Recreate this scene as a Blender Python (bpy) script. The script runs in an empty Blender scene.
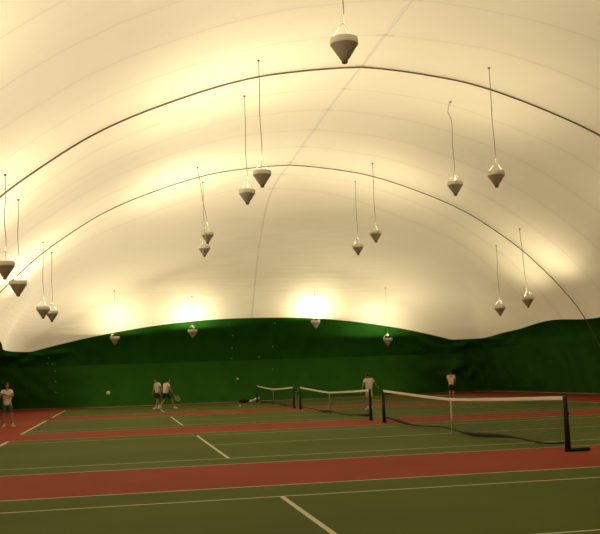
import bpy, bmesh, math, random
from mathutils import Vector, Matrix, noise
random.seed(7)
C = bpy.context.scene.collection
PI = math.pi

# ---------------------------------------------------------------- helpers
def mat(name, col, rough=.7, metal=0., spec=.3, trans=0.):
    m = bpy.data.materials.new(name); m.use_nodes = True
    b = m.node_tree.nodes['Principled BSDF']
    b.inputs['Base Color'].default_value = (*col, 1)
    b.inputs['Roughness'].default_value = rough
    b.inputs['Metallic'].default_value = metal
    b.inputs['Specular IOR Level'].default_value = spec
    return m

def mottled(name, c1, c2, scale, rough=.75, spec=.25, bump=0., stretch=(1, 1, 1), detail=4):
    m = mat(name, c1, rough, 0, spec)
    nt = m.node_tree; N = nt.nodes; L = nt.links; b = N['Principled BSDF']
    tc = N.new('ShaderNodeTexCoord'); mp = N.new('ShaderNodeMapping'); mp.inputs['Scale'].default_value = stretch
    nz = N.new('ShaderNodeTexNoise'); nz.inputs['Scale'].default_value = scale; nz.inputs['Detail'].default_value = detail
    mx = N.new('ShaderNodeMix'); mx.data_type = 'RGBA'
    mx.inputs[6].default_value = (*c1, 1); mx.inputs[7].default_value = (*c2, 1)
    L.new(tc.outputs['Object'], mp.inputs[0]); L.new(mp.outputs[0], nz.inputs[0])
    rp = N.new('ShaderNodeMapRange'); rp.inputs[1].default_value = .32; rp.inputs[2].default_value = .68
    L.new(nz.outputs[0], rp.inputs[0]); L.new(rp.outputs[0], mx.inputs[0]); L.new(mx.outputs[2], b.inputs['Base Color'])
    if bump:
        bp = N.new('ShaderNodeBump'); bp.inputs['Strength'].default_value = bump; bp.inputs['Distance'].default_value = .05
        L.new(nz.outputs[0], bp.inputs['Height']); L.new(bp.outputs[0], b.inputs['Normal'])
    return m

def obj(name, bm, m, parent=None, smooth=True):
    me = bpy.data.meshes.new(name); bm.to_mesh(me); bm.free()
    o = bpy.data.objects.new(name, me); C.objects.link(o)
    if m: me.materials.append(m)
    if smooth:
        for p in me.polygons: p.use_smooth = True
    if parent: o.parent = parent
    return o

def thing(name, label, cat, loc=(0, 0, 0), rotz=0, group=None):
    o = bpy.data.objects.new(name, None); C.objects.link(o); o.empty_display_size = .2
    o.location = loc; o.rotation_euler = (0, 0, rotz)
    o['label'] = label; o['category'] = cat
    if group: o['group'] = group
    return o

def tag(o, label, cat, group=None):
    o['label'] = label; o['category'] = cat
    if group: o['group'] = group

def tube(bm, pts, rad, seg=8, caps=True):
    pts = [Vector(p) for p in pts]; n = len(pts)
    rads = rad if isinstance(rad, (list, tuple)) else [rad] * n
    rings = []; prev = None
    for i, p in enumerate(pts):
        t = (pts[min(i + 1, n - 1)] - pts[max(i - 1, 0)]).normalized()
        a = prev if prev else (Vector((0, 0, 1)) if abs(t.z) < .9 else Vector((1, 0, 0)))
        s = t.cross(a); s.normalize(); u = s.cross(t); u.normalize(); prev = u
        rings.append([bm.verts.new(p + rads[i] * (math.cos(2 * PI * k / seg) * s + math.sin(2 * PI * k / seg) * u)) for k in range(seg)])
    for a, b in zip(rings, rings[1:]):
        for k in range(seg):
            bm.faces.new((a[k], a[(k + 1) % seg], b[(k + 1) % seg], b[k]))
    if caps:
        bm.faces.new(rings[0][::-1]); bm.faces.new(rings[-1])

def lathe(bm, prof, seg=32, ctr=(0, 0, 0)):
    rings = []
    for r, z in prof:
        rings.append([bm.verts.new((ctr[0] + r * math.cos(2 * PI * k / seg), ctr[1] + r * math.sin(2 * PI * k / seg), ctr[2] + z)) for k in range(seg)])
    for a, b in zip(rings, rings[1:]):
        for k in range(seg):
            bm.faces.new((a[k], a[(k + 1) % seg], b[(k + 1) % seg], b[k]))
    return rings

def box(bm, x0, x1, y0, y1, z0, z1, bev=0.):
    r = bmesh.ops.create_cube(bm, size=1)
    for v in r['verts']:
        v.co = Vector(((x0 + x1) / 2 + v.co.x * (x1 - x0), (y0 + y1) / 2 + v.co.y * (y1 - y0), (z0 + z1) / 2 + v.co.z * (z1 - z0)))
    if bev:
        es = list({e for v in r['verts'] for e in v.link_edges})
        bmesh.ops.bevel(bm, geom=es, offset=bev, segments=2, affect='EDGES')

def ellipsoid(bm, c, r, rot=None, seg=16):
    res = bmesh.ops.create_uvsphere(bm, u_segments=seg, v_segments=seg // 2 + 2, radius=1)
    for v in res['verts']:
        q = Vector((v.co.x * r[0], v.co.y * r[1], v.co.z * r[2]))
        if rot: q = rot @ q
        v.co = q + Vector(c)
    return res['verts']

def interp(tab, x):
    if x <= tab[0][0]: return tab[0][1:]
    for a, b in zip(tab, tab[1:]):
        if x <= b[0]:
            t = (x - a[0]) / (b[0] - a[0]); return tuple(p + (q - p) * t for p, q in zip(a[1:], b[1:]))
    return tab[-1][1:]

# ---------------------------------------------------------------- layout numbers (metres)
# X runs along the sidelines, Y runs along the nets, the nets stand on X = 0
CW, GAP, BL, SL = 10.97, 3.84, 11.885, 6.40
PITCH = CW + GAP
COURTS = [k * PITCH for k in (-1, 0, 1, 2)]          # near doubles sideline of each court
YC = 12.76; LH = 32.6                                # centre of hall, half length at floor
YFAR = YC + LH

# profile: s, half width, end inset, height, corner radius
RAW = [(17.3, 0, 0, 1.2), (16.95, .25, 1.3, 1.2), (16.4, .75, 2.6, 1.3), (15.45, 1.55, 4.4, 1.7), (14.7, 2.2, 5.4, 2.6),
       (13.8, 3.1, 6.4, 3.8), (12.4, 4.4, 7.75, 5.6), (11.1, 5.4, 8.75, 7.2), (9.6, 6.7, 9.75, 7.8), (8.0, 7.9, 10.55, 7.6),
       (5.8, 9.4, 11.4, 5.7), (4.0, 10.9, 11.93, 4.0), (2.4, 12.4, 12.2, 2.4), (1.0, 14.0, 12.36, 1.0), (0, 15.2, 12.42, 0)]
def smooth_table(raw, sub=8):
    # Catmull-Rom through the raw profile points, then parametrise by arc length in the cross section
    P = [Vector(r) for r in raw]; P = [P[0] * 2 - P[1]] + P + [P[-1] * 2 - P[-2]]
    out = []
    for i in range(1, len(P) - 2):
        for k in range(sub):
            t = k / sub; a, b, c, d = P[i - 1], P[i], P[i + 1], P[i + 2]
            out.append(.5 * ((2 * b) + (c - a) * t + (2 * a - 5 * b + 4 * c - d) * t * t + (3 * b - a - 3 * c + d) * t ** 3))
    out.append(P[-2])
    s = 0; tab = [(0., *out[0])]
    for a, b in zip(out, out[1:]):
        s += math.hypot(b[0] - a[0], b[2] - a[2]); tab.append((s, *b))
    return [(q[0] / s, *q[1:]) for q in tab]
TAB = smooth_table(RAW)
ZT = sorted((q[3], q[0]) for q in TAB)
def s_of_z(z): return interp(ZT, z)[0]

def bulge(y):
    # the film swells between the cables that girdle the hall and is nipped in under each of them
    d = abs(((y - YC) / 14.66 + .5) % 1 - .5) * 2
    return .07 * min(1, d * 3.2) ** .6 + .02 * abs(math.sin(PI * (y - YC) / 2.88)) ** .5

def zadj(y, z):
    # the ridge sags a little towards the ends
    d = abs(y - YC); return (.05 - .2 * max(0, min(1, (d - 5) / 9.5)) if d < 40 else 0) * max(0, (z - 5) / 7.4) ** 1.5

def dome_point(u, s):
    """u in 0..1 once round the footprint starting at the middle of the right side, counter-clockwise; s in 0..1 from floor to ridge"""
    a, e, z, r = interp(TAB, s); Lh = LH - e; r = min(r, a * .999)
    # fixed split of u: right half side .16, corner .04, end .1 | end .1, corner, left side .32 ...
    q = u % 1.0; flipx = flipy = False
    if q > .5: q = 1 - q; flipy = True
    if q > .25: q = .5 - q; flipx = True
    sd, cr = .12, .05
    if q <= sd:
        x, y = a, (Lh - r) * q / sd
        nx, ny = 1, 0
    elif q <= sd + cr:
        t = (q - sd) / cr * PI / 2
        x, y = a - r + r * math.cos(t), Lh - r + r * math.sin(t); nx, ny = math.cos(t), math.sin(t)
    else:
        t = (q - sd - cr) / (.25 - sd - cr)
        x, y = (a - r) * (1 - t), Lh; nx, ny = 0, 1
    if flipx: x, nx = -x, -nx
    if flipy: y, ny = -y, -ny
    return Vector((x, YC + y, z)), nx, ny

def green_top(p, ny, nx):
    """height of the green curtain round the hall"""
    y, x = p.y, p.x
    if abs(ny) > .98: return 5.5 - 1.78 * (min(1, abs(x) / 15.9)) ** (2.6 if x > 0 else 2.4)
    side = 4.15 if x > 0 else 4.25
    d = abs(y - YC)
    t = max(0, min(1, (LH - 1.2 - d) / (9 if x > 0 else 2.8))); t = t * t * (3 - 2 * t)
    if x < 0:
        t = .30 * (1 - abs(ny)) + .70 * max(0, min(1, (LH - 1.2 - d) / 3.5)) ** .8
    zz = 3.72 + (side - 3.72 + .10 * math.sin(y * .62 + .2)) * t
    return zz

# ---------------------------------------------------------------- materials
def roof_material():
    m = mat('cream_membrane', (.7, .6, .42), .75, 0, .15)
    nt = m.node_tree; N = nt.nodes; L = nt.links; b = N['Principled BSDF']
    tc = N.new('ShaderNodeTexCoord'); sp = N.new('ShaderNodeSeparateXYZ'); L.new(tc.outputs['Object'], sp.inputs[0])
    def M(op, a, b_=None, c=None):
        n = N.new('ShaderNodeMath'); n.operation = op
        for i, v in enumerate((a, b_, c)):
            if v is None: continue
            if isinstance(v, (int, float)): n.inputs[i].default_value = v
            else: L.new(v, n.inputs[i])
        return n.outputs[0]
    # welded seams across the hall every 2.88 m, slightly wavering
    nz = N.new('ShaderNodeTexNoise'); nz.inputs['Scale'].default_value = .25; nz.inputs['Detail'].default_value = 2
    L.new(tc.outputs['Object'], nz.inputs[0])
    yy = M('ADD', sp.outputs[1], M('MULTIPLY', M('SUBTRACT', nz.outputs[0], .5), .35))
    fr = M('FRACT', M('ADD', M('DIVIDE', M('SUBTRACT', yy, YC), 2.88), 40.5))
    d = M('MULTIPLY', M('ABSOLUTE', M('SUBTRACT', fr, .5)), 2.88)
    seam = M('SUBTRACT', 1, M('MINIMUM', M('DIVIDE', d, .07), 1))
    soft = M('SUBTRACT', 1, M('MINIMUM', M('DIVIDE', d, .5), 1))
    endm = M('LESS_THAN', M('ABSOLUTE', M('SUBTRACT', sp.outputs[1], YC)), 22)
    seam = M('MULTIPLY', seam, endm); soft = M('MULTIPLY', soft, endm)
    # ridge seam with welded patches where it meets each cross seam
    rd = M('ABSOLUTE', sp.outputs[0])
    ridge = M('SUBTRACT', 1, M('MINIMUM', M('DIVIDE', rd, .09), 1))
    patch = M('MULTIPLY', M('LESS_THAN', rd, .3), M('LESS_THAN', d, .09))
    patch = M('MULTIPLY', patch, endm)
    dark = M('ADD', M('ADD', M('MULTIPLY', seam, .25), M('MULTIPLY', soft, .06)), M('ADD', M('MULTIPLY', ridge, .5), M('MULTIPLY', patch, .22)))
    big = N.new('ShaderNodeTexNoise'); big.inputs['Scale'].default_value = .5; big.inputs['Detail'].default_value = 5
    mp = N.new('ShaderNodeMapping'); mp.inputs['Scale'].default_value = (.35, 1.2, .5)
    L.new(tc.outputs['Object'], mp.inputs[0]); L.new(mp.outputs[0], big.inputs[0])
    dark = M('ADD', dark, M('MULTIPLY', M('SUBTRACT', big.outputs[0], .5), .3))
    mx = N.new('ShaderNodeMix'); mx.data_type = 'RGBA'
    mx.inputs[6].default_value = (.84, .77, .555, 1); mx.inputs[7].default_value = (.30, .21, .11, 1)
    mx.clamp_factor = True
    L.new(dark, mx.inputs[0]); L.new(mx.outputs[2], b.inputs['Base Color'])
    # fine slack wrinkles
    w = N.new('ShaderNodeTexNoise'); w.inputs['Scale'].default_value = 1.; w.inputs['Detail'].default_value = 3; w.inputs['Distortion'].default_value = .6
    mp2 = N.new('ShaderNodeMapping'); mp2.inputs['Scale'].default_value = (.25, .9, 3.0)
    L.new(tc.outputs['Object'], mp2.inputs[0]); L.new(mp2.outputs[0], w.inputs[0])
    bp = N.new('ShaderNodeBump'); bp.inputs['Strength'].default_value = .22; bp.inputs['Distance'].default_value = .10
    L.new(w.outputs[0], bp.inputs['Height']); L.new(bp.outputs[0], b.inputs['Normal'])
    w3 = N.new('ShaderNodeTexNoise'); w3.inputs['Scale'].default_value = 1.; w3.inputs['Detail'].default_value = 3
    mp3 = N.new('ShaderNodeMapping'); mp3.inputs['Scale'].default_value = (.35, .5, 7.0); mp3.inputs['Rotation'].default_value = (0, .12, 0)
    L.new(tc.outputs['Object'], mp3.inputs[0]); L.new(mp3.outputs[0], w3.inputs[0])
    mk = N.new('ShaderNodeMapRange'); mk.interpolation_type = 'SMOOTHSTEP'; mk.inputs[1].default_value = 27; mk.inputs[2].default_value = 36; mk.inputs[3].default_value = .03; mk.inputs[4].default_value = .55
    L.new(sp.outputs[1], mk.inputs[0])
    bp3 = N.new('ShaderNodeBump'); bp3.inputs['Distance'].default_value = .10
    L.new(mk.outputs[0], bp3.inputs['Strength']); L.new(w3.outputs[0], bp3.inputs['Height']); L.new(bp.outputs[0], bp3.inputs['Normal']); L.new(bp3.outputs[0], b.inputs['Normal'])
    # the membrane lets some daylight through
    tr = N.new('ShaderNodeBsdfTranslucent'); tr.inputs[0].default_value = (.95, .80, .55, 1)
    L.new(bp.outputs[0], tr.inputs['Normal'])
    sm = N.new('ShaderNodeMixShader'); sm.inputs[0].default_value = .3
    L.new(b.outputs[0], sm.inputs[1]); L.new(tr.outputs[0], sm.inputs[2])
    L.new(sm.outputs[0], N['Material Output'].inputs['Surface'])
    return m

M_ROOF = roof_material()
M_GREEN = mottled('green_curtain', (.013, .070, .006), (.018, .088, .008), 1.2, .85, .03, .5, (1, 1, .35))
M_GREEN_LIT = mottled('green_curtain_lower_lit', (.019, .080, .008), (.025, .098, .011), .9, .85, .03, .4, (1, 1, .5))  # light caught by the lower curtain is painted in as a lighter green
M_RED = mottled('red_acrylic', (.200, .034, .014), (.240, .043, .017), .35, .75, .06)
M_COURT = mottled('green_acrylic', (.062, .082, .011), (.078, .100, .014), .3, .75, .06)
M_LINE = mat('line_paint', (.50, .46, .30), .7)
M_NET = mat('net_black', (.010, .012, .008), .8)
M_POST = mat('post_black', (.012, .016, .012), .45)
M_TAPE = mat('tape_white', (.62, .55, .42), .8)
M_STRAP = mat('strap_white', (.55, .52, .36), .8)
M_CONE = mat('lamp_grey', (.42, .38, .30), .6)
M_COLLAR = mat('lamp_collar', (.8, .76, .62), .5)
M_WIRE = mat('wire_bright', (.07, .06, .04), .4)
M_WIREB = mat('wire_white', (.22, .19, .13), .4)
M_CORD = mat('cord_brown', (.17, .12, .06), .7)
M_CABLE = mat('cable_dark', (.15, .105, .055), .6)
M_SKIN = mottled('skin', (.30, .15, .09), (.36, .19, .12), 20, .6)
M_HAIR = mat('hair_dark', (.02, .014, .01), .6)
M_TEE = mottled('tee_white', (.62, .55, .42), (.70, .63, .50), 8, .85)
M_NAVY = mat('shorts_dark', (.018, .010, .014), .8)
M_GREYSH = mat('shorts_green_grey', (.05, .055, .035), .8)
M_PALE = mat('shorts_pale', (.50, .43, .32), .8)
M_SHOE = mat('shoe_white', (.60, .55, .45), .6)
M_BALL = mottled('ball_felt', (.72, .78, .52), (.82, .86, .62), 60, .9)
M_RAIL = mat('rail_tan', (.28, .20, .11), .6)
M_DOT = mat('dot_pale', (.16, .26, .13), .4)
M_BAG = mat('bag_black', (.012, .011, .010), .7)
M_TOWEL = mat('towel_white', (.7, .68, .58), .9)
M_GREY = mat('grey_basket', (.16, .15, .11), .6)

# ---------------------------------------------------------------- hall shell
def wrinkle(p, nx, ny, amt):
    v = Vector((p.x * .55, p.y * .55, p.z * .8))
    n = noise.fractal(v, .9, 2.0, 3) * amt
    return n

def hem_inset(p, ny):
    if p.y < YC or ny < .98: return 0.
    t = max(0, min(1, (14.2 - abs(p.x)) / 4.5)); return 2.5 * t * t * (3 - 2 * t)

def build_strip(name, urange, nu, kind, m, parent=None):
    bm = bmesh.new(); rows = []
    nv = {'low': 12, 'mid': 12, 'roof': 72}[kind]
    for i in range(nu + 1):
        u = urange[0] + (urange[1] - urange[0]) * i / nu
        p0, nx, ny = dome_point(u, 0)
        zg = green_top(p0, ny, nx); sg = s_of_z(zg)
        zs = 2.75 + .25 * (1 - min(1, abs(ny) * 1.0)); ss = s_of_z(zs)
        # corners of the end wall carry slack cloth
        corner = math.exp(-((abs(p0.x) - 15.2) / 3.2) ** 2) * (1 if abs(p0.y - YC) > LH - 9 else .0)
        col = []
        for j in range(nv + 1):
            t = j / nv
            if kind == 'low': s = ss * t
            elif kind == 'mid': s = ss + (sg - ss) * t
            else: s = sg + (1 - sg) * (1 - (1 - t) ** 1.15)
            p, a, b = dome_point(u, s)
            if kind == 'roof':
                k = min(1, t * 6) * (1 - max(0, t - .97) / .03 * .0)
                dsp = bulge(p.y) * k if abs(p.y - YC) < 21 else bulge(YC + 21 * (1 if p.y > YC else -1)) * k
                w = wrinkle(p, a, b, .05) * min(1, t * 8) * (1 - t)
                hx = a * (1 - p.z / 13) ; hz = p.z / 13
                p = p + Vector((a * (1 - p.z / 13.5), b * (1 - p.z / 13.5), (p.z / 13.0) ** 2)) * (dsp + w)
                p.z += zadj(p.y, p.z)
            else:
                w = wrinkle(p, a, b, .03 + .65 * corner)
                fade = math.sin(PI * t) if kind == 'mid' else min(1, 1.0) * (math.sin(PI * t))
                p = p - Vector((a, b, 0)) * abs(w) * fade * 1.3
                if kind == 'low':      # the lower curtain slopes in to its hem, more so along the end
                    p = p - Vector((a, b, 0)) * hem_inset(p0, b) * (1 - t) ** 1.1
                if kind == 'mid': p = p + Vector((a, b, 0)) * (.15 * math.sin(PI * t))
            col.append(bm.verts.new(p))
        rows.append(col)
    for a, b in zip(rows, rows[1:]):
        for j in range(nv):
            bm.faces.new((a[j], a[j + 1], b[j + 1], b[j]))
    bmesh.ops.remove_doubles(bm, verts=bm.verts[:], dist=.0005)
    o = obj(name, bm, m, parent)
    return o
def structure(o): o['kind'] = 'structure'; return o

structure(build_strip('ceiling', (0, 1), 560, 'roof', M_ROOF))
c1, c2 = .145, .355
for nm, ur, nu in (('wall_right', (-.145, .145), 150), ('wall_far', (.145, .355), 140), ('wall_left', (.355, .645), 150), ('wall_near', (.645, .855), 100)):
    w = structure(build_strip(nm, ur, nu, 'low', M_GREEN_LIT))
    build_strip('upper_curtain', ur, nu, 'mid', M_GREEN, w)
    # columns of small pale dots down the far curtain
    if nm == 'wall_far':
        for (x, z) in [(-13.1, 3.3), (-13.2, 2.95), (-12.88, 2.9), (-12.72, 2.44), (-12.7, 1.77), (-12.7, 1.08), (-1.23, 4.4), (-1.25, 3.6), (-1.27, 2.9), (1.57, 5.1), (1.51, 3.6), (1.46, 2.1), (.6, 2.95)]:
            s = s_of_z(z); a, e, zz, r = interp(TAB, s); y = YC + LH - e
            cx = abs(x) - (a - r)
            if cx > 0: y = YC + LH - e - r + math.sqrt(max(.01, r * r - cx * cx))
            bm = bmesh.new(); ellipsoid(bm, (x, y - .14 - (hem_inset(Vector((x, YC + LH, 0)), 1) * max(0, 1 - z / 2.78) ** 1.1), z), (.05, .03, .05), seg=10)
            obj('curtain_dot', bm, M_DOT, w)

# clamp rail at the foot of the walls
def rail(name, ur, n):
    bm = bmesh.new(); pts = []
    for i in range(n + 1):
        p, a, b = dome_point(ur[0] + (ur[1] - ur[0]) * i / n, 0)
        pts.append(p - Vector((a, b, 0)) * (.08 + hem_inset(p, b)) + Vector((0, 0, .04)))
    tube(bm, pts, .035, 6)
    structure(obj(name, bm, M_RAIL))
rail('baseboard_far', (.145, .355), 80); rail('baseboard_right', (-.145, .145), 80); rail('baseboard_left', (.355, .645), 80); rail('baseboard_near', (.645, .855), 60)

# floor : red surround, green courts and painted lines in one mesh
bm = bmesh.new()
def rect(x0, x1, y0, y1, z, mi):
    f = bm.faces.new([bm.verts.new(v) for v in ((x0, y0, z), (x1, y0, z), (x1, y1, z), (x0, y1, z))]); f.material_index = mi
rect(-17.6, 17.6, YC - LH - .3, YC + LH + .3, 0, 0)
HL = .027
for o in COURTS:
    rect(-BL, BL, o, o + CW, .002, 1)
    for y in (o + .025, o + CW - .025, o + 1.37, o + CW - 1.37): rect(-BL, BL, y - HL, y + HL, .004, 2)
    rect(-SL, SL, o + CW / 2 - HL, o + CW / 2 + HL, .004, 2)
    for sx in (-1, 1):
        rect(sx * BL - .05, sx * BL + .05, o, o + CW, .005, 2)
        rect(sx * SL - .035, sx * SL + .035, o + 1.37, o + CW - 1.37, .005, 2)
        rect(min(sx * BL, sx * (BL - .15)), max(sx * BL, sx * (BL - .15)), o + CW / 2 - .03, o + CW / 2 + .03, .0055, 2)
rect(-BL, 9.5, COURTS[3] + CW, COURTS[3] + CW + 2.3, .002, 3)
fl = obj('floor', bm, M_RED, smooth=False); fl.data.materials.append(M_COURT); fl.data.materials.append(M_LINE)
fl.data.materials.append(mottled('worn_strip', (.10, .062, .014), (.12, .07, .016), .5, .75, .06)); structure(fl)

# girdling cables
for y, lab in ((YC, 'dark steel cable girdling the roof, the nearer and thicker arch in view'),
               (YC + 14.66, 'thin dark steel cable arching over the roof beyond the nearer cable'),
               (YC - 14.66, 'dark steel cable arching over the roof above the nearest court')):
    bm = bmesh.new(); pts = []
    for sx in (1, -1):
        side = []
        for k in range(0, 61):
            a, e, z, r = interp(TAB, k / 60)
            dd = bulge(y) * min(1, max(0, (z - 4) / 1.5))
            side.append(Vector((sx * (a - .07 + dd * (1 - z / 13.5)), y, z + zadj(y, z) - .05 * (z / 12.4) + dd * (z / 13) ** 2)))
        pts += side if sx == 1 else side[::-1][1:]
    tube(bm, pts, .032 if y == YC else .025, 6)
    tag(obj('roof_cable', bm, M_CABLE), lab, 'cable')

# ---------------------------------------------------------------- pendant lamps
def roof_z(x, y):
    lo, hi = 0., 1.
    for _ in range(40):
        m_ = (lo + hi) / 2
        if interp(TAB, m_)[0] > abs(x): lo = m_
        else: hi = m_
    z = interp(TAB, lo)[2]
    return z + zadj(y, z)
def end_roof_z(x, y):
    # roof over the far end: limited by the end inset too
    e = YC + LH - y
    lo, hi = 0., 1.
    for _ in range(40):
        m_ = (lo + hi) / 2
        if interp(TAB, m_)[1] < e: lo = m_
        else: hi = m_
    return min(roof_z(x, y), interp(TAB, lo)[2])

def bowl_meshes():
    d = {}
    bm = bmesh.new(); lathe(bm, [(.298, -.135), (.275, -.16), (.085, -.46), (.07, -.47), (.075, -.46), (.265, -.15), (.29, -.135)]); d['cone'] = (bm, M_CONE)
    bm = bmesh.new(); lathe(bm, [(.30, 0), (.303, -.13), (.297, -.138), (.285, -.13), (.283, 0), (.30, 0)]); d['collar'] = (bm, M_COLLAR)
    bm = bmesh.new(); r = lathe(bm, [(.02, -.44), (.062, -.45), (.066, -.52), (.05, -.54), (.001, -.542)], 20); d['cap'] = (bm, M_CORD)
    return {k: obj(k, b, m).data for k, (b, m) in d.items()}
protos = bowl_meshes()
for o in [o for o in C.objects if o.name in ('cone', 'collar', 'cap')]: bpy.data.objects.remove(o)
for me in protos.values():
    for p in me.polygons: p.use_smooth = True

def lamp(x, y, z, label, power, cone_mat=None, hook_dx=0., kink=None, apex=.36, group='conical pendant uplights'):
    t = thing('pendant_lamp', label, 'lamp', (x, y, z), 0, group)
    for k, me in protos.items():
        o = bpy.data.objects.new({'cone': 'lamp_bowl', 'collar': 'collar', 'cap': 'end_cap'}[k], me); C.objects.link(o); o.parent = bowl if k == 'cap' else t
        if k == 'cone': bowl = o
    a0 = random.uniform(0, 2)
    for k in range(3):
        a = a0 + 2 * PI * k / 3
        bm = bmesh.new(); tube(bm, [(.29 * math.cos(a), .29 * math.sin(a), -.02), (.28 * math.cos(a), .28 * math.sin(a), .03), (0, 0, apex)], .006, 5)
        obj('suspension_wire', bm, M_WIRE if x < 4 else M_WIREB, t)
    hz = end_roof_z(x + hook_dx, y) + (bulge(y) * .5 if y < 34 else -.1) - z - .02
    pts = [Vector((0, 0, apex - .01))]
    n = 14
    for k in range(1, n + 1):
        f = k / n
        w = .03 * math.sin(f * 9 + a0) * (1 - f)
        px = hook_dx * f + w
        if kink: px += kink * max(0, 1 - abs(f - .88) / .14)
        pts.append(Vector((px, w * .5, apex + (hz - apex) * f)))
    bm = bmesh.new(); tube(bm, pts, .012 if y < 38 else .006, 5); cord = obj('cord', bm, M_CORD if y < 38 else M_WIRE, t)
    bm = bmesh.new(); ellipsoid(bm, (hook_dx, 0, hz), (.05, .05, .03), seg=8); obj('ceiling_hook', bm, M_WIRE, cord)
    # the discharge bulb sits down inside the bowl and throws its light upward
    bm = bmesh.new(); ellipsoid(bm, (0, 0, -.15), (.05, .05, .09), seg=10); b = obj('bulb', bm, M_BULB, t)
    ld = bpy.data.lights.new('uplight', 'SPOT'); ld.energy = power; ld.color = LCOL
    ld.spot_size = math.radians(166 if y < 38 else 179); ld.spot_blend = .55 if y < 38 else .12; ld.shadow_soft_size = .12
    lo = bpy.data.objects.new('uplight', ld); C.objects.link(lo); lo.parent = t; lo.location = (0, 0, .02); lo.rotation_euler = (PI, 0, 0)
    return t
LCOL = (1.0, .89, .64)
M_BULB = bpy.data.materials.new('bulb_glow'); M_BULB.use_nodes = True
_b = M_BULB.node_tree.nodes['Principled BSDF']; _b.inputs['Emission Color'].default_value = (1, .9, .7, 1); _b.inputs['Emission Strength'].default_value = 6

PW = 560
L_ = [
 (-3.83, .3, 8.74, 'large grey conical pendant lamp hanging nearest, at the top of the picture', .75, 0),
 (-3.98, 11.2, 8.29, 'grey conical pendant lamp left of the ridge, the right and higher one of that pair', 1.0, 0),
 (-3.93, 15.2, 8.47, 'grey conical pendant lamp left of the ridge, the left and lower one of that pair', 1.0, 0),
 (4.10, 11.2, 8.32, 'grey conical pendant lamp on a long cord, right one of the upper right pair', .38, -.03),
 (4.12, 15.2, 8.81, 'grey conical pendant lamp, cord curled at its top, left one of the upper right pair', .38, 0),
 (-12.0, 11.2, 5.41, 'conical pendant lamp cut by the left edge of the picture', .95, 0),
 (-12.02, 15.2, 5.24, 'brownish conical pendant lamp just right of the one cut by the left edge', .95, 0),
 (-11.98, 25.5, 5.13, 'small conical pendant lamp at lower left, left and nearer one of an overlapping pair', .85, 0),
 (-11.87, 29.5, 5.23, 'small conical pendant lamp at lower left, right one half behind its neighbour', .85, 0),
 (-4.45, 25.5, 8.5, 'conical pendant lamp beyond the far cable, left of centre, the higher of two in line', .95, -.4),
 (-4.25, 29.5, 8.4, 'conical pendant lamp beyond the far cable, left of centre, the lower of two in line', .95, 0),
 (3.9, 29.5, 8.4, 'conical pendant lamp beyond the far cable, right of centre, lower left of two', .55, 0),
 (3.78, 25.5, 8.5, 'conical pendant lamp beyond the far cable, right of centre, higher right of two', .55, 0),
 (11.51, 25.5, 5.14, 'shallow-looking pendant lamp at lower right, right and nearer one of the pair', .6, -.2),
 (11.7, 29.5, 5.0, 'small pendant lamp at lower right, left and farther one of the pair', .5, 0),
 (-8.88, 41.3, 4.43, 'small white pendant lamp in front of the green far wall, leftmost of four', .8, 0),
 (-4.02, 41.7, 4.75, 'small white pendant lamp in front of the green far wall, second from left', .75, 0),
 (4.01, 41.7, 5.15, 'small white pendant lamp on the top edge of the green far wall, right of centre', .75, 0),
 (8.77, 41.4, 3.86, 'small white pendant lamp in front of the green far wall, rightmost of four', .85, 0),
 # the near half of the hall, mirrored: these hang outside the picture
 (3.9, .3, 8.6, 'grey conical pendant lamp over the near court, right of the ridge seam', .5, 0),
 (-3.9, -3.7, 8.6, 'grey conical pendant lamp nearly overhead of the camera, left of the ridge', 1.0, 0),
 (-12.0, .3, 5.3, 'conical pendant lamp by the left wall beside the nearest court', 1.2, 0),
 (11.8, 11.2, 5.3, 'conical pendant lamp by the right wall beside the second court', .4, 0),
 (11.8, 15.2, 5.3, 'conical pendant lamp by the right wall beside the second net', .4, 0),
]
for i, (x, y, z, lab, k, hdx) in enumerate(L_):
    lamp(x, y, z, lab, PW * k, hook_dx=hdx, kink=(-.16 if i == 4 else None), group=None)

# ---------------------------------------------------------------- nets
def net_mesh_material():
    m = bpy.data.materials.new('net_mesh'); m.use_nodes = True
    nt = m.node_tree; N = nt.nodes; L = nt.links; b = N['Principled BSDF']
    b.inputs['Base Color'].default_value = (.008, .010, .006, 1); b.inputs['Roughness'].default_value = .85
    tc = N.new('ShaderNodeTexCoord'); sp = N.new('ShaderNodeSeparateXYZ'); L.new(tc.outputs['Object'], sp.inputs[0])
    outs = []
    for ax in (1, 2):
        a = N.new('ShaderNodeMath'); a.operation = 'DIVIDE'; a.inputs[1].default_value = .045; L.new(sp.outputs[ax], a.inputs[0])
        f = N.new('ShaderNodeMath'); f.operation = 'FRACT'; L.new(a.outputs[0], f.inputs[0])
        g = N.new('ShaderNodeMath'); g.operation = 'LESS_THAN'; g.inputs[1].default_value = .085; L.new(f.outputs[0], g.inputs[0]); outs.append(g)
    mx = N.new('ShaderNodeMath'); mx.operation = 'MAXIMUM'; L.new(outs[0].outputs[0], mx.inputs[0]); L.new(outs[1].outputs[0], mx.inputs[1])
    L.new(mx.outputs[0], b.inputs['Alpha'])
    return m
M_MESH = net_mesh_material()
NL = CW + 2 * .98
def net_h(y):                       # y from -NL/2 .. NL/2
    t = abs(y) / (NL / 2); return .914 + (1.07 - .914) * t ** 1.25
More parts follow.
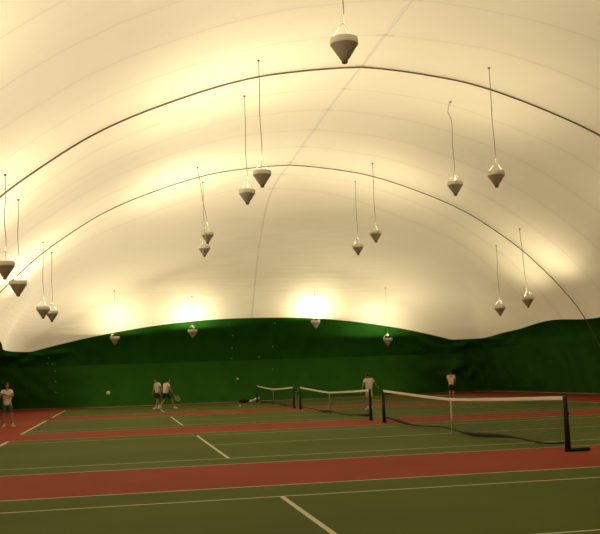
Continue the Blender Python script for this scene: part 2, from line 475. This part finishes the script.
def make_net(o, label, strap_mat, tape_mat, slack):
    t = thing('tennis_net', label, 'net', (0, o + CW / 2, 0), 0, 'tennis nets in a row')
    h = NL / 2
    n = 64; ys = [-h + 2 * h * i / n for i in range(n + 1)]
    bm = bmesh.new(); prev = None
    for y in ys:
        x = .03 * math.sin(y * 1.3) * (1 - (abs(y) / h) ** 4)
        bot = .05 + .05 * abs(math.sin(y * .7 + slack)) ** 2 + .10 * (abs(y) / h) ** 8
        c = [bm.verts.new((x * (1 - k / 5), y, bot + (net_h(y) - .04 - bot) * k / 5)) for k in range(6)]
        if prev:
            for k in range(5): bm.faces.new((prev[k], prev[k + 1], c[k + 1], c[k]))
        prev = c
    obj('mesh', bm, M_MESH, t)
    # tape folded over the headline
    bm = bmesh.new(); prev = None
    for y in ys:
        z = net_h(y)
        c = [bm.verts.new(v) for v in ((-.014, y, z - .065), (-.014, y, z - .005), (0, y, z + .006), (.014, y, z - .005), (.014, y, z - .065))]
        if prev:
            for k in range(4): bm.faces.new((prev[k], prev[k + 1], c[k + 1], c[k]))
        prev = c
    obj('headband', bm, tape_mat, t)
    # bunched bottom edge lying near the court
    bm = bmesh.new(); pts = []; rr = []
    for y in ys:
        x = .05 * math.sin(y * 1.3) * (1 - (abs(y) / h) ** 4)
        pts.append(Vector((x, y, .07 + .05 * abs(math.sin(y * .7 + slack)) ** 2 + .10 * (abs(y) / h) ** 8)))
        rr.append(.018 + .035 * max(0, math.sin(y * .9 + slack * 3.6)) )
    tube(bm, pts, rr, 8); obj('bottom_edge', bm, M_NET, t)
    bm = bmesh.new(); box(bm, -.018, .018, -.028, .028, .01, .915, .004); obj('centre_strap', bm, strap_mat, t)
    return t
def net_post(o, s, label):
    y = o - 1.07 if s < 0 else o + CW + 1.07
    t = thing('net_post', label, 'post', (0, y, 0), 0, 'black net posts')
    bm = bmesh.new(); tube(bm, [(0, 0, .0), (0, 0, .55), (0, 0, 1.06), (0, 0, 1.09)], [.062, .05, .042, .03], 14); obj('pole', bm, M_POST, t)
    bm = bmesh.new(); box(bm, -.07, .46 if (o == 0 and s < 0) else .09, -.05, .05, 0, .07, .02); obj('foot', bm, M_POST, t)
    bm = bmesh.new(); tube(bm, [(.02, 0, .74), (.06, 0, .74)], .03, 10); obj('winder', bm, M_POST, t)
NN = {1: ('near black tennis net with white headband and white centre strap, the largest', M_STRAP, M_TAPE),
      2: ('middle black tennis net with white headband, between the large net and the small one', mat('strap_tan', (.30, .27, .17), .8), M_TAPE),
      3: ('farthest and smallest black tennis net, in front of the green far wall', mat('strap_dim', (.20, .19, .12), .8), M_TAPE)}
PN = {(1, -1): 'thick black net post with a foot, at the near right end of the large net',
      (1, 1): 'black net post at the far end of the large net', (2, -1): 'black net post at the near end of the middle net',
      (2, 1): 'black net post at the far end of the middle net', (3, -1): 'small black net post at the near end of the farthest net',
      (3, 1): 'small black net post at the far end of the farthest net'}
for k, (lab, st, tp) in NN.items():
    make_net(COURTS[k], lab, st, tp, k * 1.0)
    for s in (-1, 1): net_post(COURTS[k], s, PN[(k, s)])

# ---------------------------------------------------------------- people
def skin_mesh(nodes, edges, m, name, parent, sub=2, extra=None):
    """nodes: name -> (pos, rx, ry); the first is the root. Grown with a Skin modifier then baked to a mesh."""
    names = list(nodes); idx = {n: i for i, n in enumerate(names)}
    me = bpy.data.meshes.new(name + '_graph')
    me.from_pydata([nodes[n][0] for n in names], [(idx[a], idx[b]) for a, b in edges], [])
    o = bpy.data.objects.new(name + '_graph', me); C.objects.link(o)
    md = o.modifiers.new('s', 'SKIN'); md.use_smooth_shade = True
    for i, n in enumerate(names):
        sv = me.skin_vertices[0].data[i]; sv.radius = (nodes[n][1], nodes[n][2]); sv.use_root = (i == 0)
    ss = o.modifiers.new('b', 'SUBSURF'); ss.levels = sub; ss.render_levels = sub
    dg = bpy.context.evaluated_depsgraph_get(); dg.update()
    ev = o.evaluated_get(dg); bm = bmesh.new(); bm.from_mesh(ev.to_mesh()); ev.to_mesh_clear()
    bpy.data.objects.remove(o); bpy.data.meshes.remove(me)
    if extra: extra(bm)
    return obj(name, bm, m, parent)

def lerp(a, b, t): return tuple(p + (q - p) * t for p, q in zip(a, b))
def person(label, loc, rot, H, J, shorts, tee=None, group=None, hem=-.14):
    """J: joints in a 1.75 m figure facing -Y ; x to its left(+)"""
    t = thing('person', label, 'person', loc, rot)
    k = H / 1.75
    J = {n: tuple(c * k for c in p) for n, p in J.items()}
    N = {}
    def nd(n, p, r, r2=None): N[n] = (p, r * k, (r2 or r) * k)
    nd('pel', J['pel'], .13, .10); nd('waist', lerp(J['pel'], J['chest'], .45), .125, .09); nd('chest', J['chest'], .155, .10)
    nd('neckb', J['neck'], .065, .06); nd('necku', lerp(J['neck'], J['head'], .45), .05, .052)
    E = [('pel', 'waist'), ('waist', 'chest'), ('chest', 'neckb'), ('neckb', 'necku')]
    for s in 'lr':
        nd('sh' + s, J['sh' + s], .055); nd('el' + s, J['el' + s], .040); nd('wr' + s, J['wr' + s], .026)
        nd('up' + s, lerp(J['sh' + s], J['el' + s], .45), .05); nd('fo' + s, lerp(J['el' + s], J['wr' + s], .35), .040)
        E += [('chest', 'sh' + s), ('sh' + s, 'up' + s), ('up' + s, 'el' + s), ('el' + s, 'fo' + s), ('fo' + s, 'wr' + s)]
        nd('hip' + s, J['hip' + s], .095); nd('th' + s, lerp(J['hip' + s], J['kn' + s], .5), .078); nd('kn' + s, J['kn' + s], .055)
        nd('ca' + s, lerp(J['kn' + s], J['an' + s], .35), .056); nd('an' + s, J['an' + s], .036); 
        nd('to' + s, J['to' + s], .034, .028)
        E += [('pel', 'hip' + s), ('hip' + s, 'th' + s), ('th' + s, 'kn' + s), ('kn' + s, 'ca' + s), ('ca' + s, 'an' + s), ('an' + s, 'to' + s)]
    hd = Vector(J['head']); yaw = Matrix.Rotation(J.get('yaw', (0,))[0] / k if 'yaw' in J else 0, 3, 'Z')
    def extra(bm):
        vs = ellipsoid(bm, (0, 0, 0), (.075 * k, .092 * k, .115 * k), seg=20)
        for v in vs:                                  # cheeks and jaw narrow below, nose, brow
            if v.co.z < 0: v.co.x *= 1 + v.co.z / (.115 * k) * .28
            if v.co.y < -.06 * k and abs(v.co.x) < .02 * k and -.035 * k < v.co.z < .02 * k: v.co.y -= .02 * k
            v.co = yaw @ v.co + hd
        for s in (-1, 1):
            ellipsoid(bm, hd + yaw @ Vector((s * .077 * k, .01 * k, -.005 * k)), (.012 * k, .02 * k, .03 * k), seg=8)
        ellipsoid(bm, hd + yaw @ Vector((0, -.088 * k, -.052 * k)), (.024 * k, .010 * k, .008 * k), seg=8)
        for s in 'lr':                                # hands: palm, four fingers and a thumb
            el, wr = Vector(J['el' + s]), Vector(J['wr' + s]); d = (wr - el).normalized()
            a = Vector((0, 1, 0)) if abs(d.y) < .8 else Vector((1, 0, 0))
            side = d.cross(a).normalized(); nrm = side.cross(d).normalized()
            rot = Matrix((side, nrm, d)).transposed()
            ellipsoid(bm, wr + d * .045 * k, (.040 * k, .018 * k, .055 * k), rot, 10)
            for i, L_f in enumerate((.068, .078, .073, .056)):
                b0 = wr + d * .085 * k + side * (i - 1.5) * .019 * k
                tube(bm, [b0, b0 + d * L_f * .5 * k + nrm * .008 * k, b0 + d * L_f * .85 * k + nrm * .03 * k, b0 + d * L_f * .8 * k + nrm * .045 * k], [.009 * k, .0085 * k, .008 * k, .006 * k], 6)
            b0 = wr + d * .03 * k - side * .035 * k
            tube(bm, [b0, b0 - side * .028 * k + d * .025 * k, b0 - side * .03 * k + d * .055 * k + nrm * .015 * k], [.012 * k, .010 * k, .007 * k], 6)
    skin_mesh(N, E, M_SKIN, 'body', t, extra=extra)
    # eyes
    for s in (-1, 1):
        bm = bmesh.new(); ellipsoid(bm, hd + yaw @ Vector((s * .03 * k, -.082 * k, .008 * k)), (.012 * k, .008 * k, .007 * k), seg=8); obj('eye', bm, M_HAIR, t)
    # hair cap
    bm = bmesh.new(); vs = ellipsoid(bm, (0, 0, 0), (.086 * k, .103 * k, .120 * k), seg=20)
    for v in vs:
        if v.co.y < -.02 * k and v.co.z < .055 * k: v.co = v.co * .80 
        elif v.co.z < -.045 * k: v.co.z = -.045 * k; v.co.x *= .9; v.co.y *= .9
    for v in vs: v.co = yaw @ v.co + hd + Vector((0, .004, .012)) * k
    obj('hair', bm, M_HAIR, t)
    # t-shirt: torso and short sleeves
    T = {}
    def td(n, p, r, r2=None): T[n] = (p, r * k, (r2 or r) * k)
    td('w', lerp(J['pel'], J['chest'], .42), .158, .132); td('hem', lerp(J['pel'], J['chest'], hem), .164, .140); td('c', J['chest'], .178, .145)
    td('n', lerp(J['chest'], J['neck'], .75), .10, .085)
    TE = [('w', 'hem'), ('w', 'c'), ('c', 'n')]
    for s in 'lr':
        td('s' + s, J['sh' + s], .084); td('e' + s, lerp(J['sh' + s], J['el' + s], .62), .074)
        TE += [('c', 's' + s), ('s' + s, 'e' + s)]
    skin_mesh(T, TE, tee or M_TEE, 'tshirt', t)
    S = {'p': (J['pel'], .142 * k, .118 * k), 'b': (lerp(J['pel'], J['chest'], .12), .138 * k, .11 * k)}; SE = [('p', 'b')]
    for s in 'lr':
        S['h' + s] = (J['hip' + s], .112 * k, .112 * k); S['t' + s] = (lerp(J['hip' + s], J['kn' + s], .86), .100 * k, .100 * k)
        SE += [('p', 'h' + s), ('h' + s, 't' + s)]
    skin_mesh(S, SE, shorts, 'shorts', t)
    for s in 'lr':
        an, to = Vector(J['an' + s]), Vector(J['to' + s]); d = (to - an); d.normalize()
        bm = bmesh.new(); heel = an - d * .02 * k + Vector((0, 0, -.025 * k))
        tube(bm, [heel - d * .045 * k, heel, an + d * .07 * k + Vector((0, 0, -.02 * k)), to + d * .03 * k, to + d * .06 * k], [.03 * k, .052 * k, .05 * k, .042 * k, .02 * k], 10)
        tube(bm, [an + Vector((0, 0, .09 * k)), an], [.043 * k, .05 * k], 10)
        obj('shoe', bm, M_SHOE, t)
    return t

BASE = {'pel': (0, 0, .95), 'chest': (0, -.01, 1.27), 'neck': (0, 0, 1.45), 'head': (0, -.015, 1.61),
        'shl': (.17, 0, 1.40), 'ell': (.26, 0, 1.13), 'wrl': (.28, -.06, .90), 'shr': (-.17, 0, 1.40), 'elr': (-.26, 0, 1.13), 'wrr': (-.28, -.06, .90),
        'hipl': (.09, 0, .90), 'knl': (.10, -.01, .49), 'anl': (.10, .02, .09), 'tol': (.12, -.13, .045),
        'hipr': (-.09, 0, .90), 'knr': (-.10, -.01, .49), 'anr': (-.10, .02, .09), 'tor': (-.12, -.13, .045)}
def pose(**k):
    d = dict(BASE); d.update(k); return d

def racket(label, grip, head, normal):
    """grip: butt end, head: direction; world space"""
    d = (Vector(head) - Vector(grip)).normalized(); n = Vector(normal); s = d.cross(n).normalized(); n = s.cross(d).normalized()
    t = thing('tennis_racket', label, 'racket', grip)
    bm = bmesh.new(); ring = []
    for i in range(25):
        a = 2 * PI * i / 24; ring.append(d * (.52 + .165 * math.cos(a)) + s * .125 * math.sin(a))
    tube(bm, ring, .011, 6, False)
    tube(bm, [d * .20, d * .30 + s * .02, d * .39 + s * .07], .008, 6); tube(bm, [d * .20, d * .30 - s * .02, d * .39 - s * .07], .008, 6)
    obj('frame', bm, mat('racket_frame', (.30, .30, .26), .4), t)
    bm = bmesh.new(); tube(bm, [d * 0, d * .22], .017, 8); obj('grip', bm, M_BAG, t)
    bm = bmesh.new()
    for i in range(-5, 6):
        w = i / 6 * .125; hh = .165 * math.sqrt(1 - (w / .125) ** 2); tube(bm, [d * (.52 - hh) + s * w, d * (.52 + hh) + s * w], .002, 3)
        w = i / 6 * .165; hh = .125 * math.sqrt(1 - (w / .165) ** 2); tube(bm, [d * (.52 + w) - s * hh, d * (.52 + w) + s * hh], .002, 3)
    obj('strings', bm, M_TOWEL, t)
    return t

# player at the left edge: facing the camera, forearms across the chest, feet apart
person('player at the left edge in white t-shirt and grey shorts, forearms across the chest', (-13.0, 20.6, 0), -.15, 1.77,
       pose(ell=(.25, -.10, 1.20), wrl=(.02, -.27, 1.26), elr=(-.28, -.10, 1.18), wrr=(-.20, -.34, 1.30), hipl=(.10, 0, .9), knl=(.16, -.05, .49), anl=(.20, .02, .09), tol=(.30, -.09, .045),
            knr=(-.13, -.05, .49), anr=(-.12, .02, .09), tor=(-.14, -.13, .045)), M_GREYSH, hem=-.42)
r1 = racket('tennis racket held out by the player at the left edge', (-13.05, 20.20, 1.29), (-13.6, 20.05, 1.47), (0, 1, .2))
# two players passing each other in front of the far wall
person('left one of two passing players, white t-shirt and dark shorts, walking left', (-6.50, 35.9, 0), -PI / 2 + .55, 1.80,
       pose(pel=(0, -.02, .94), chest=(0, -.04, 1.26), neck=(0, -.08, 1.43), head=(0, -.14, 1.58), shl=(.17, -.03, 1.39), shr=(-.17, -.03, 1.39),
            ell=(.22, .08, 1.13), wrl=(.22, .02, .90), elr=(-.22, -.12, 1.15), wrr=(-.20, -.20, .93),
            knl=(.09, -.10, .50), anl=(.09, -.20, .10), tol=(.10, -.36, .05), knr=(-.09, .02, .49), anr=(-.09, .22, .12), tor=(-.10, .08, .045)), M_NAVY)
person('right one of two passing players, white t-shirt and dark shorts, striding right', (-6.12, 35.0, 0), PI / 2 + .55, 1.82,
       pose(pel=(0, 0, .90), chest=(0, -.06, 1.21), neck=(0, -.13, 1.38), head=(0, -.20, 1.53), shl=(.17, -.08, 1.34), shr=(-.17, -.08, 1.34),
            ell=(.23, -.12, 1.08), wrl=(.22, -.26, .88), elr=(-.23, -.14, 1.08), wrr=(-.24, -.28, .88),
            hipl=(.09, 0, .86), hipr=(-.09, 0, .86), knl=(.10, .06, .46), anl=(.10, .36, .16), tol=(.11, .26, .05),
            knr=(-.10, -.34, .50), anr=(-.10, -.48, .10), tor=(-.10, -.64, .05)), M_NAVY)
racket('tennis racket held low by the player striding right', (-5.85, 34.70, .93), (-5.40, 34.66, .52), (0, 1, 0))
# behind the middle net
person('player in white t-shirt and pale shorts seen from behind, beyond the middle net', (2.32, 22.55, 0), PI + .25, 1.68,
       pose(head=(.05, -.02, 1.60), neck=(.02, 0, 1.45), ell=(.30, 0, 1.15), wrl=(.34, -.08, .93), elr=(-.36, -.02, 1.20), wrr=(-.50, -.10, 1.06)), M_PALE)
person('player in cream t-shirt and black shorts beyond the large net, seen from behind', (8.67, 29.4, 0), PI - .5, 1.66,
       pose(head=(.04, -.05, 1.60), ell=(.22, -.06, 1.13), wrl=(.12, -.22, 1.02), elr=(-.22, -.06, 1.13), wrr=(-.10, -.22, 1.02)), M_NAVY,
       tee=mottled('tee_cream', (.55, .45, .27), (.62, .50, .32), 8, .85))

# ---------------------------------------------------------------- small things
def ball(p, r, label, grp=None):
    bm = bmesh.new(); ellipsoid(bm, (0, 0, 0), (r, r, r), seg=20); o = obj('tennis_ball', bm, M_BALL); o.location = p
    bm = bmesh.new(); pts = []
    for i in range(33):
        a = 2 * PI * i / 32; v = Vector((math.cos(a), math.sin(a), .45 * math.sin(2 * a))).normalized() * r * .99; pts.append(v)
    tube(bm, pts, r * .05, 5, False); obj('seam', bm, M_TOWEL, o)
    tag(o, label, 'ball'); return o
ball((-8.82, .12, 1.46), .036, 'pale tennis ball in flight before the green far wall, left of the two passing players')
ball((-4.91, 11.64, 1.61), .036, 'small pale tennis ball in flight before the middle of the green far wall')
ball((-1.95, 35.0, .045), .042, 'tennis ball lying on the far court near the dark bag')

# kit bag with a towel on it by the far wall
t = thing('sports_bag', 'flat black sports bag on the floor at the foot of the far wall', 'bag', (-.85, 41.8, 0), .05)
bm = bmesh.new(); ellipsoid(bm, (0, 0, .12), (.36, .16, .12), seg=20)
for v in bm.verts: v.co.z = max(.0, v.co.z)
obj('bag_body', bm, M_BAG, t)
bm = bmesh.new(); tube(bm, [(-.15, -.02, .22), (-.10, -.02, .31), (.08, -.02, .31), (.14, -.02, .22)], .014, 6); obj('handle', bm, M_BAG, t)
bm = bmesh.new(); g = bmesh.ops.create_grid(bm, x_segments=16, y_segments=10, size=1)
for v in bm.verts:
    x, y = v.co.x, v.co.y; v.co = Vector((x * .30, y * .17, .10 + .09 * x + .06 * math.sin(x * 4 + y * 3) * (1 - y * y) + .04 * math.cos(y * 5)))
bmesh.ops.solidify(bm, geom=bm.faces[:], thickness=.03)
z0 = min(v.co.z for v in bm.verts)
for v in bm.verts: v.co.z -= z0
o = obj('towel', bm, M_TOWEL); o.location = (-.12, 41.95, 0); tag(o, 'crumpled white towel on the floor beside the black sports bag', 'towel')

# ball baskets standing in the gaps between the nets
def basket(loc, label, m):
    t = thing('ball_basket', label, 'basket', loc)
    bm = bmesh.new()
    for z in (.42, .50, .58, .66): tube(bm, [(.14 * math.cos(a * PI / 8), .14 * math.sin(a * PI / 8), z) for a in range(17)], .007, 5, False)
    for a in range(16): tube(bm, [(.14 * math.cos(a * PI / 8), .14 * math.sin(a * PI / 8), .42), (.14 * math.cos(a * PI / 8), .14 * math.sin(a * PI / 8), .66)], .005, 4)
    lathe(bm, [(.14, .42), (.001, .42)], 16)
    obj('wire_bin', bm, m, t)
    for sx in (-1, 1):
        for sy in (-1, 1):
            bm = bmesh.new(); tube(bm, [(sx * .10, sy * .10, .43), (sx * .15, sy * .15, 0)], .010, 6); obj('leg', bm, m, t)
    bm = bmesh.new(); tube(bm, [(-.14, 0, .64), (-.13, 0, .80), (0, 0, .88), (.13, 0, .80), (.14, 0, .64)], .010, 6); obj('handle', bm, m, t)
    return t
basket((-.02, 27.35, 0), 'grey wire ball basket standing between the farthest net and the middle net', M_GREY)

# ---------------------------------------------------------------- world, camera
w = bpy.data.worlds.new('World'); bpy.context.scene.world = w; w.use_nodes = True
w.node_tree.nodes['Background'].inputs[0].default_value = (1.0, .93, .78, 1)
w.node_tree.nodes['Background'].inputs[1].default_value = .75
sd = bpy.data.lights.new('daylight_sun', 'SUN'); sd.energy = 5.0; sd.angle = .3; sd.color = (1, .95, .85)
so = bpy.data.objects.new('daylight_sun', sd); C.objects.link(so)
so.rotation_euler = Vector((-.80, -.35, .48)).to_track_quat('Z', 'Y').to_euler()

f, yaw, pitch, roll, cx, cy, cz = 937.911, .192132, .113828, -.03503, -8.5912, -18.4118, 1.68674
fw = Vector((math.sin(yaw) * math.cos(pitch), math.cos(yaw) * math.cos(pitch), math.sin(pitch)))
r0 = Vector((math.cos(yaw), -math.sin(yaw), 0)); u0 = r0.cross(fw)
r = math.cos(roll) * r0 + math.sin(roll) * u0; u = -math.sin(roll) * r0 + math.cos(roll) * u0
cam = bpy.data.cameras.new('Camera'); co = bpy.data.objects.new('Camera', cam); C.objects.link(co)
mw = Matrix((r, u, -fw)).transposed().to_4x4(); mw.translation = Vector((cx, cy, cz)); co.matrix_world = mw
cam.sensor_width = 36; cam.lens = 36 * f / 600; cam.clip_end = 300
sc = bpy.context.scene; sc.camera = co
sc.view_settings.view_transform = 'Standard'; sc.view_settings.look = 'None'; sc.view_settings.exposure = 0; sc.view_settings.gamma = 1
